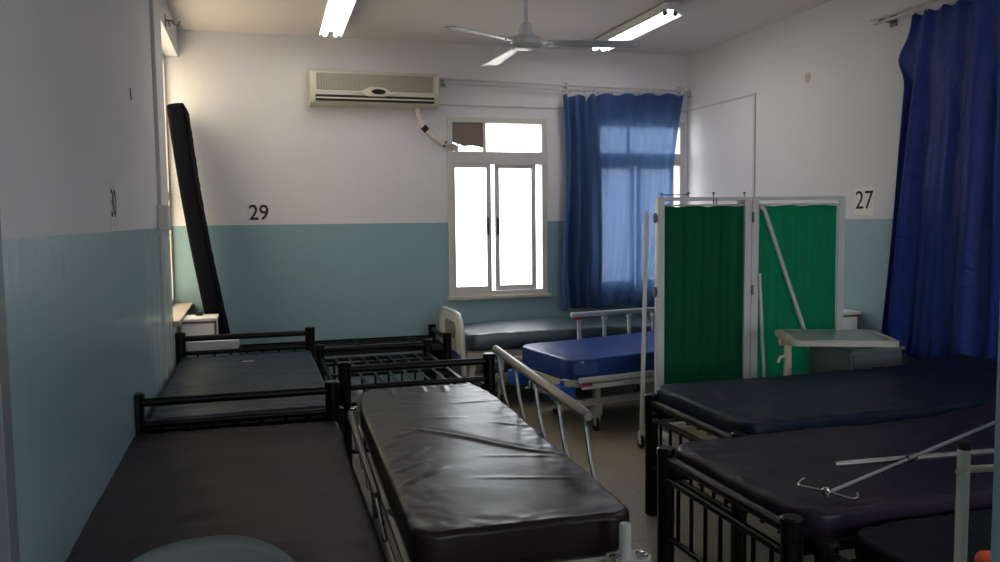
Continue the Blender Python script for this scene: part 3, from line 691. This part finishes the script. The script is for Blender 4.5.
# ------------------------------------------------------------------ bedside cabinets
def cabinet(name, label, cat, x0, x1, y0, y1, h, m, edge, drawers, topm=None, group=None):
    t = thing(name, label, cat, ((x0+x1)/2, (y0+y1)/2, 0), 0, group); w_, d_ = x1-x0, y1-y0
    b = nb(); bx(b, -w_/2, w_/2, -d_/2+.015, d_/2, .05, h-.02, .003)
    for sx_ in (-1, 1):
        for sy_ in (-1, 1): bx(b, sx_*(w_/2-.03)-.015, sx_*(w_/2-.03)+.015, sy_*(d_/2-.04)-.015, sy_*(d_/2-.04)+.015, 0, .05)
    obj('body', b, m, t)
    b = nb(); bx(b, -w_/2-.008, w_/2+.008, -d_/2-.008, d_/2, h-.022, h, .004); obj('top', b, topm or m, t)
    if edge:
        b = nb(); f = .012
        bx(b, -w_/2, -w_/2+f, -d_/2+.004, -d_/2+.016, .05, h-.022); bx(b, w_/2-f, w_/2, -d_/2+.004, -d_/2+.016, .05, h-.022); bx(b, -w_/2, w_/2, -d_/2+.004, -d_/2+.016, h-.036, h-.022)
        obj('edging', b, M_brownedge, t)
    z = h-.045; 
    for dh in drawers:
        b = nb(); bx(b, -w_/2+.02, w_/2-.02, -d_/2, -d_/2+.016, z-dh, z, .004); dr = obj('drawer' if dh < .25 else 'door', b, m, t)
        b = nb(); tube(b, arc([(-.035, -d_/2, z-dh/2), (-.035, -d_/2-.022, z-dh/2), (.035, -d_/2-.022, z-dh/2), (.035, -d_/2, z-dh/2)], r=.01), .005, 8); obj('handle', b, M_black, dr, smooth=True)
        z -= dh+.012
    return t
cabinet('bedside_cabinet', 'dark grey-green bedside cabinet beside the long navy curtain', 'cabinet', 3.60, 4.00, 4.30, 4.72, .745, M_night, False, (.16, .45))
cabinet('bedside_cabinet', 'white cabinet with brown edging at the right wall behind the screen', 'cabinet', 3.80, 4.165, 4.90, 5.24, .90, M_cab, True, (.7,))
cabinet('bedside_cabinet', 'white cabinet with brown edging in the corner below the left window', 'cabinet', -.545, -.285, 6.40, 6.68, .885, M_cab, True, (.75,))
b = nb(); bx(b, -.018, .022, -.02, .02, 0, .030, .004); bx(b, -.030, -.018, -.012, .012, 0, .018, .003); o = obj('small_box', b, M_blackrub); o.location = (-.41, 6.60, .8855); tag(o, 'small black object on top of the white corner cabinet', 'box')
bxo = thing('storage_box', 'tall pale grey box with a lid standing beyond the second bed on the left', 'box', (-.30, 6.31, 0))
b = nb(); bx(b, -.185, .165, -.055, .055, 0, .68, .004); obj('body', b, M_cab, bxo)
b = nb(); bx(b, -.195, .175, -.062, .062, .68, .735, .006); obj('lid', b, M_greyp, bxo)

# ------------------------------------------------------------------ poles on the right-hand bed
zI = .690
ip = thing('drip_pole', 'thin metal drip pole with a double hook lying on the right-hand purple mattress', 'drip pole')
b = nb(); a, c = Vector((1.775, 2.215, zI)), Vector((2.95, 2.62, zI+.055)); mid = a.lerp(c, .42)
tube(b, [a, mid], .008, 10); obj('rod', b, M_steel, ip, smooth=True)
b = nb(); tube(b, [mid, c], .011, 10); tube(b, [mid-(c-a).normalized()*.03, mid+(c-a).normalized()*.03], .014, 12); obj('outer_tube', b, M_steel, ip, smooth=True)
b = nb(); tube(b, arc([(1.765, 2.325, zI+.018), (1.748, 2.332, zI+.004), (1.730, 2.310, zI), (1.768, 2.218, zI+.006), (1.806, 2.145, zI), (1.826, 2.138, zI+.004), (1.832, 2.150, zI+.016)], r=.012), .0045, 8)
lathe(b, [(.010, -.008), (.015, -.004), (.015, .012), (.008, .018)], (1.768, 2.218, zI), 12); obj('hook', b, M_steel, ip, smooth=True)
b = nb(); tube(b, [(1.975, 2.435, zI+.014), (2.00, 2.431, zI+.014), (2.90, 2.30, zI+.035)], [.009, .012, .012], 12); mp_ = obj('metal_pole', b, mat('dull_grey_metal', (112, 110, 112), .35, metal=.7), smooth=True); tag(mp_, 'straight grey metal pole lying across the drip pole on the purple mattress', 'pole')

# ------------------------------------------------------------------ near right corner: white frame, orange cloth
wf_ = thing('metal_stand', 'white tubular metal stand in front of the bed at the bottom right', 'stand', (1.103, 1.05, 0))
b = nb(); tube(b, [(0, 0, .02), (0, 0, 1.222)], .0098, 14); pst = obj('upright', b, M_white, wf_, smooth=True)
b = nb(); lathe(b, [(.0108, 1.214), (.0108, 1.224), (.008, 1.228)], (0, 0, 0), 14); obj('cap', b, M_blackrub, pst, smooth=True)
b = nb(); tube(b, [(.50, -.08, .02), (.50, -.08, 1.222)], .0115, 14); obj('upright', b, M_white, wf_, smooth=True)
b = nb(); tube(b, [(0, .005, 1.178), (.50, -.075, 1.178)], .0062, 12); tube(b, [(-.010, 0, 1.178), (-.014, -.004, 1.178)], .005, 8); obj('cross_bar', b, M_creamd, wf_, smooth=True)
b = nb(); tube(b, [(0, 0, .30), (.50, -.08, .30)], .009, 12); obj('cross_bar', b, M_creamd, wf_, smooth=True)
b = nb(); tube(b, [(0, -.22, .013), (0, .10, .013)], .012, 10); obj('foot_bar', b, M_white, wf_, smooth=True)
b = nb(); tube(b, [(.50, -.24, .013), (.50, .08, .013)], .012, 10); obj('foot_bar', b, M_white, wf_, smooth=True)
mattress('folded_cloth', .22, .20, .06, M_orange, 'folded orange cloth at the bottom right corner', cat='cloth', loc=(1.925, 1.60, .632), seed=2.2, plan=.03, edge=.02, wr=.006, nx=16, ny=14)

# ------------------------------------------------------------------ plastic chair
ch = thing('plastic_chair', 'grey-green moulded plastic chair at the foot of the nearest bed', 'chair', (-.122, 1.785, 0), R(8))
def shell(fn, nu, nv, th, name, m):
    b = nb(); G = [[b.verts.new(fn(i/nu, j/nv)) for i in range(nu+1)] for j in range(nv+1)]
    for j in range(nv):
        for i in range(nu): b.faces.new((G[j][i], G[j][i+1], G[j+1][i+1], G[j+1][i]))
    o = obj(name, b, m, ch, smooth=True, ang=80); md = o.modifiers.new('thick', 'SOLIDIFY'); md.thickness = th; return o
def backf(u, v):
    a = 2*u-1; w_ = .255-.02*v; top_ = .862-.07*abs(a)**2.6
    z = .52+(top_-.52)*v
    return (a*w_*(1-.10*max(0, v-.8)*5*abs(a)), .165+.05*v-.05*abs(a)**2, z)
shell(backf, 24, 12, .012, 'backrest', M_chair)
shell(lambda u, v: ((2*u-1)*.22*(1-.15*(1-v)), -.22+.40*v, .445-.02*math.sin(math.pi*u)*math.sin(math.pi*v)-.03*max(0, .15-v)*5+.05*max(0, v-.85)*4), 20, 14, .012, 'seat', M_chair)
for s in (-1, 1):
    b = nb(); tube(b, [(s*.19, -.17, .44), (s*.225, -.215, .0)], .013, 10); obj('leg', b, M_steel, ch, smooth=True)
    b = nb(); tube(b, [(s*.17, .14, .44), (s*.22, .215, .0)], .013, 10); obj('leg', b, M_steel, ch, smooth=True)
    b = nb(); tube(b, arc([(s*.18, .10, .435), (s*.185, .20, .46), (s*.175, .205, .66)], r=.05), .011, 10); obj('back_support', b, M_steel, ch, smooth=True)

# ------------------------------------------------------------------ curtains and rails
def curtain(name, label, fn, m, nu=150, nv=70, th=.0015):
    b = nb(); G = [[b.verts.new(fn(i/nu, j/nv)) for i in range(nu+1)] for j in range(nv+1)]
    for j in range(nv):
        for i in range(nu): b.faces.new((G[j][i], G[j][i+1], G[j+1][i+1], G[j+1][i]))
    root = thing(name, label, 'curtain')
    o = obj('cloth', b, m, root, smooth=True, ang=180)
    md = o.modifiers.new('thick', 'SOLIDIFY'); md.thickness = th
    return root
def sm(a, b_, x): t = max(0, min(1, (x-a)/(b_-a))); return t*t*(3-2*t)
def c_back(u, v):
    # u: left to right, v: top to bottom; the left third is bunched in deep folds
    xl = 2.83+.035*math.sin(v*5)-.05*math.sin(v*math.pi)*.6+.03*v
    xr = 4.10-.30*v**1.1-.02*math.sin(v*7)
    if u < .42: x = xl+(3.20+.03*v+.06*math.sin(v*3)-xl)*(u/.42)
    else: x = 3.20+.03*v+.06*math.sin(v*3)+(xr-3.20-.03*v-.06*math.sin(v*3))*((u-.42)/.58)
    bun = 1-sm(.34, .48, u)
    y = 7.345-.045*math.sin(u*60+.5*math.sin(v*4))*bun*(.6+.5*v)
    y += (1-bun)*(.016*math.sin(u*46+v*1.2)+.009*math.sin(u*85+v*3+1))*(.5+.7*v)
    x += .010*math.sin(u*30+v*4)*v
    zt = 2.745+.040*sm(0, 1, u)+.012*math.sin(u*44)-(.05*math.exp(-((u-.28)/.03)**2))-.03*math.exp(-((u-.06)/.02)**2)
    zb = .70+.012*math.sin(u*12)+.03*math.sin(u*3)
    return (x, y, zt+(zb-zt)*v)
curtain('curtain', 'sheer blue curtain drawn over the right window of the back wall', c_back, CL_blue)
def c_right(u, v):
    # u: far edge to near edge; broad soft folds hung from hooks
    yf = 4.40+.23*v**.9; yn = 3.55-.05*v
    y = yf+(yn-yf)*u + .075*math.exp(-((v-.125)/.045)**2)*(1-sm(0, .05, u))
    ph = u*29+.9*math.sin(u*7)+.35*v
    amp = (.014+.032*sm(0, .35, v))*(.55+.45*math.sin(u*11+1))
    x = 4.09+amp*math.sin(ph)+.006*math.sin(u*83+2*v)*sm(.1, .6, v)
    # swags between the hooks near the top
    hk = abs(math.sin(u*math.pi*7))
    x += .018*hk*math.exp(-v*9) - .01*math.exp(-((v-.12-.15*u)/.04)**2)*hk
    y += .008*math.sin(v*8+u*22)*v
    zt = 2.885-.030*hk; zb = .655+.02*math.sin(u*9)
    return (x, y, zt+(zb-zt)*v)
curtain('curtain', 'long navy blue curtain hanging on the right wall', c_right, CL_navy)
rr_ = thing('curtain_rail', 'pale double curtain rail along the back wall above the windows', 'curtain rail')
for dy, dz in ((-.065, .0), (-.085, -.045)):
    b = nb(); tube(b, [(1.66, YB+dy, 2.862+dz), (2.6, YB+dy, 2.845+dz), (4.185, YB+dy, 2.825+dz)], .0095, 10); obj('rod', b, M_conduit, rr_, smooth=True)
for x in (1.70, 2.88, 4.10):
    b = nb(); bx(b, x-.010, x+.010, YB-.10, YB, 2.80, 2.86, .003); bx(b, x-.02, x+.02, YB-.008, YB, 2.79, 2.88, .002); obj('bracket', b, M_conduit, rr_)
for k in range(9):
    x = 2.90+1.16*k/8; b = nb(); tube(b, arc([(x, YB-.085, 2.805+.0), (x+.012, YB-.085, 2.79), (x, YB-.10, 2.765), (x-.01, YB-.10, 2.78)], r=.01), .003, 6); obj('curtain_hook', b, M_steel, rr_)
rr_ = thing('curtain_rail', 'pale double curtain rail on the right wall above the navy curtain', 'curtain rail')
for dx, dz, y0 in ((-.06, .045, 4.83), (-.11, .0, 4.74)):
    b = nb(); tube(b, [(XR+dx, y0, 2.885+dz), (XR+dx, 3.3, 2.885+dz-.01)], .0105, 10); obj('rod', b, M_conduit, rr_, smooth=True)
for y in (4.68, 3.62):
    b = nb(); bx(b, XR-.12, XR, y-.012, y+.012, 2.885, 2.905, .003); bx(b, XR-.008, XR, y-.03, y+.03, 2.86, 2.95, .002); obj('bracket', b, M_trim, rr_)
for k in range(8):
    y = 4.38-.80*k/7; b = nb(); tube(b, arc([(XR-.11, y, 2.90), (XR-.125, y, 2.91), (XR-.135, y, 2.88), (XR-.12, y, 2.862)], r=.01), .0035, 6); obj('curtain_hook', b, M_greyp, rr_)
# hook-shaped bracket over the left window
br = thing('wall_bracket', 'small dark metal hook bracket high on the left wall over the window', 'bracket')
b = nb(); bx(b, XL, XL+.006, 6.40, 6.44, 2.98, 3.07, .002); tube(b, arc([(XL, 6.42, 3.03), (XL+.05, 6.42, 3.03), (XL+.06, 6.42, 3.00), (XL+.09, 6.42, 3.00), (XL+.10, 6.42, 3.03)], r=.02), .007, 8); tube(b, [(XL+.02, 6.42, 3.03), (XL+.03, 6.42, 2.99)], .006, 8); obj('hook', b, M_trim, br)

# ------------------------------------------------------------------ air conditioner
ac = thing('air_conditioner', 'cream split air conditioner on the back wall beside the window', 'air conditioner', (1.060, YB, 2.737))
W_, H_ = 1.10, .30
prof = [(0, -.152), (-.12, -.152), (-.175, -.135), (-.195, -.10), (-.20, -.02), (-.198, .06), (-.18, .122), (-.15, .146), (0, .146)]
b = nb(); prism(b, prof, -W_/2, W_/2, frame=lambda u, v, w_: (w_, u, v)); obj('casing', b, M_ac, ac, smooth=True, ang=30)
for s in (-1, 1):
    b = nb(); prism(b, [(p[0]*1.02, p[1]*1.02) for p in prof], s*(W_/2-.022), s*(W_/2+.008), frame=lambda u, v, w_: (w_, u, v)); obj('end_cap', b, M_ac, ac, smooth=True, ang=30)
b = nb(); bx(b, -.505, .505, -.206, -.19, -.028, .112, .004)
obj('grille', b, M_greyd, ac)
b = nb()
for k in range(15): z = -.022+.129*k/14; bx(b, -.500, .500, -.2085, -.203, z-.0012, z+.0012)
for k in range(45): x = -.5+1.0*k/44; bx(b, x-.001, x+.001, -.208, -.203, -.025, .109)
o = obj('grille_mesh', b, M_creamd, ac)
b = nb(); bx(b, -.515, .515, -.207, -.186, -.122, -.070, .004); sl_ = obj('air_outlet', b, M_blackrub, ac)
b = nb(); bx(b, -.51, .51, -.216, -.206, -.104, -.092, .002); obj('louvre', b, M_ac, ac)
b = nb(); 
def badge_shape(sx_, sz_): return [(sx_*math.cos(a)*(1), sz_*math.sin(a)) for a in [2*math.pi*k/28 for k in range(28)]]
prism(b, [(-.20, -.052), (-.12, -.052), (-.075, -.075), (.075, -.075), (.12, -.052), (.20, -.052), (.20, -.045), (.13, -.035), (.09, -.012), (.05, .004), (-.05, .004), (-.09, -.012), (-.13, -.035), (-.20, -.045)], -.214, -.196, frame=lambda u, v, w_: (u, w_, v)); obj('badge_surround', b, M_ac, ac)
b = nb(); prism(b, badge_shape(.062, .022), -.219, -.212, frame=lambda u, v, w_: (u+.02, w_, v-.036)); bd = obj('badge', b, mat('dark_badge', (16, 16, 22), .25), ac)
b = nb(); prism(b, badge_shape(.052, .014), -.2205, -.218, frame=lambda u, v, w_: (u+.02, w_, v-.036)); obj('display_window', b, mat('violet_display', (26, 26, 36), .2), bd)
# wrapped pipes running from it into the window
b = nb(); P = [(1.44, 7.36, 2.60), (1.455, 7.38, 2.52), (1.50, 7.40, 2.43), (1.57, 7.40, 2.36), (1.65, 7.40, 2.30), (1.73, 7.40, 2.262), (1.80, 7.43, 2.245), (1.83, 7.50, 2.24)]
tube(b, arc(P, n=4, r=.03), .026, 12)
hp = obj('refrigerant_hose', b, M_tape, smooth=True); tag(hp, 'wrapped hose from the air conditioner into the window frame', 'hose')
b = nb(); tube(b, [P[2], (1.535, 7.40, 2.392)], .030, 12); tube(b, [(1.69, 7.40, 2.28), (1.705, 7.40, 2.273)], .030, 12); obj('black_tape', b, M_blackrub, hp, smooth=True)
b = nb(); tube(b, arc([(1.60, 7.375, 2.33), (1.67, 7.37, 2.265), (1.76, 7.37, 2.28), (1.82, 7.38, 2.25)], r=.03), .007, 8); tube(b, arc([(1.79, 7.385, 2.29), (1.82, 7.37, 2.27), (1.80, 7.38, 2.22), (1.75, 7.38, 2.215)], r=.02), .007, 8); obj('wire', b, M_conduit, hp, smooth=True)

# ------------------------------------------------------------------ conduits on the walls
def conduit(label, boxes, rad=.0):
    b = nb()
    for q in boxes: bx(b, *q, bev=.002)
    o = obj('cable_conduit', b, M_conduit); return tag(o, label, 'cable conduit')
conduit('thin grey cable conduit on the back wall beneath the curtain rail', [(1.66, 4.198, YB-.012, YB, 2.628, 2.644)])
conduit('thin conduit on the right wall turning down behind the green screen', [(XR-.012, XR, 6.27, YB, 2.634, 2.652), (XR-.014, XR, 6.27, 6.295, .4, 2.652)])
cp = thing('switch_conduit', 'vertical grey trunking with a socket box on the left wall near the window', 'cable conduit', (XL, 0, 0))
b = nb(); bx(b, 0, .022, 5.44, 5.475, 1.60, CEIL-.002, .003); bx(b, 0, .014, 5.45, 5.47, .3, 1.52, .002); obj('trunking', b, M_conduit, cp)
b = nb(); bx(b, 0, .065, 5.37, 5.50, 1.545, 1.70, .008); bo = obj('socket_box', b, M_greyp, cp)
b = nb(); bx(b, .012, .05, 5.364, 5.371, 1.565, 1.68, .004); obj('cover', b, M_white, bo)

# ------------------------------------------------------------------ number signs
def text_mesh(body, size, m, parent, mtx, ext=.0008, off=.001):
    cu = bpy.data.curves.new('digits', 'FONT'); cu.body = body; cu.size = size; cu.extrude = ext; cu.offset = off; cu.align_x = 'CENTER'; cu.align_y = 'CENTER'
    tmp = bpy.data.objects.new('tmp', cu); C.objects.link(tmp)
    dg = bpy.context.evaluated_depsgraph_get(); me = bpy.data.meshes.new_from_object(tmp.evaluated_get(dg)); bpy.data.objects.remove(tmp)
    me.materials.clear(); me.materials.append(m)
    o = bpy.data.objects.new('digits', me); C.objects.link(o); o.parent = parent; o.matrix_local = mtx; return o
def sign(body, label, loc, rot, w_, h_, size, pm, sx_=1.0):
    t = thing('number_sign', label, 'number sign', loc); t.rotation_euler = rot
    b = nb(); bx(b, -w_/2, w_/2, -h_/2, h_/2, .0003, .0015); obj('paper', b, pm, t)
    text_mesh(body, size, M_ink, t, Matrix.Translation((0, 0, .0022)) @ Matrix.Diagonal((sx_, 1, 1, 1)), off=.0022 if body == '29' else .0004)
sign('29', 'sheet with the number 29 on the back wall', (.050, YB, 1.662), (R(90), 0, 0), .20, .15, .185, M_paperg, .92)
sign('27', 'white paper with the number 27 on the right wall', (XR, 4.925, 1.692), (R(90), 0, R(-90)), .20, .20, .185, M_paper, 1.0)
sign('30', 'paper with the number 30 seen at a slant on the left wall', (XL, 3.75, 1.672), (R(90), 0, R(90)), .19, .20, .165, M_paperg, .82)
# stain on the right wall
b = nb(); prism(b, [(.032*math.cos(a)*(1+.2*math.sin(3*a)), .050*math.sin(a)*(1+.15*math.cos(2*a))) for a in [2*math.pi*k/24 for k in range(24)]], 0, .0012, frame=lambda u, v, w_: (XR-w_, 5.58+u, 2.665+v))
o = obj('wall_patch', b, M_stain); tag(o, 'small yellowish filler patch high on the right wall', 'patch')
b = nb(); tube(b, arc([(XL+.004, 4.40, 2.25), (XL+.004, 4.405, 2.22), (XL+.004, 4.42, 2.195)], r=.02), .003, 6); o = obj('wall_hook', b, M_blackrub); tag(o, 'short dark hook mark on the left wall above number 30', 'hook')

# ------------------------------------------------------------------ ceiling fan
fn_ = thing('ceiling_fan', 'three bladed ceiling fan', 'ceiling fan', (1.604, 4.775, 0), 0)
b = nb(); tube(b, [(0, 0, 2.74), (0, 0, CEIL-.03)], .0125, 12); obj('rod', b, M_fan, fn_, smooth=True)
b = nb(); lathe(b, [(.02, CEIL-.07), (.06, CEIL-.045), (.065, CEIL-.001), (.03, CEIL-.0005)], n=20); obj('canopy', b, M_fan, fn_, smooth=True)
b = nb(); lathe(b, [(.022, 2.758), (.034, 2.752), (.040, 2.70), (.046, 2.685), (.055, 2.683), (.03, 2.678)], n=24); obj('bell_cover', b, M_fan, fn_, smooth=True)
b = nb(); lathe(b, [(.03, 2.682), (.085, 2.674), (.096, 2.655), (.096, 2.632), (.080, 2.615), (.045, 2.606), (.012, 2.602)], n=32); obj('motor_housing', b, M_fan, fn_, smooth=True)
for k, a in enumerate((212.8, 344.0, 93.0)):
    b = nb(); ca, sa = math.cos(R(a)), math.sin(R(a))
    def P(r, s, z): return (ca*r-sa*s, sa*r+ca*s, z)
    nseg = 14; ringsT = []
    for i in range(nseg+1):
        r = .13+((.655, .68, .69)[k]-.13)*i/nseg; hw = .045+.022*(i/nseg) if i < nseg else .050
        zc = 2.648-.010*(i/nseg); tw = .22-.10*(i/nseg); row = []
        for j in range(5):
            q = -1+2*j/4; row.append(b.verts.new(P(r, q*hw, zc-q*hw*tw-.006*q*q)))
        ringsT.append(row)
    for i in range(nseg):
        for j in range(4): b.faces.new((ringsT[i][j], ringsT[i][j+1], ringsT[i+1][j+1], ringsT[i+1][j]))
    bl = obj('blade', b, M_fan, fn_, smooth=True, ang=60); md = bl.modifiers.new('thick', 'SOLIDIFY'); md.thickness = .003
    b = nb(); prism(b, [(.07, -.022), (.20, -.030), (.22, -.012), (.22, .012), (.20, .030), (.07, .022)], 2.642, 2.648, frame=lambda u, v, w_: P(u, v, w_+.0))
    for q in (-.014, .014): lathe(b, [(.006, 2.634), (.006, 2.644), (.002, 2.646)], P(.17, q, 0), 8)
    obj('blade_arm', b, M_fan, bl)

# ------------------------------------------------------------------ fluorescent lights
def batten(label, x, y0, y1, z, tilt=0):
    t = thing('fluorescent_light', label, 'ceiling light', (x, (y0+y1)/2, 0), tilt); L = (y1-y0)/2
    b = nb(); prism(b, [(-.045, z+.055), (-.035, z+.012), (.035, z+.012), (.045, z+.055)], -L, L, frame=lambda u, v, w_: (u, w_, v)); obj('housing', b, M_greyp, t)
    b = nb(); prism(b, [(-.035, z+.010), (-.092, z-.030), (-.092, z-.034), (-.035, z+.006), (.035, z+.006), (.092, z-.034), (.092, z-.030), (.035, z+.010)], -L+.005, L-.005, frame=lambda u, v, w_: (u, w_, v)); obj('reflector', b, M_refl, t)
    for s in (-1, 1):
        b = nb(); tube(b, [(s*.042, -L+.035, z-.020), (s*.042, L-.035, z-.020)], .017, 12); tb = obj('tube', b, M_tube, t, smooth=True)
        for e in (-1, 1):
            b = nb(); tube(b, [(s*.042, e*(L-.034), z-.020), (s*.042, e*(L-.015), z-.020)], .018, 12); bx(b, s*.042-.014, s*.042+.014, e*(L-.022)-.008, e*(L-.022)+.008, z-.035, z+.008, .002); obj('lamp_holder', b, M_trim, tb)
    b = nb()
    for e in (-.5, .5): bx(b, -.02, .02, e*2*L*.6-.02, e*2*L*.6+.02, z+.05, CEIL)
    obj('mount', b, M_greyp, t)
    return t
batten('lit fluorescent batten light to the left of the ceiling fan', .640, 5.72, 6.96, 3.12, R(-1))
batten('lit fluorescent batten light to the right of the ceiling fan', 3.02, 5.60, 6.98, 3.12, R(0))
batten('added fluorescent batten light out of view, filling the near right part of the ward', 3.02, 1.5, 2.8, 3.12, R(0))  # unseen batten added to brighten the side walls and near beds
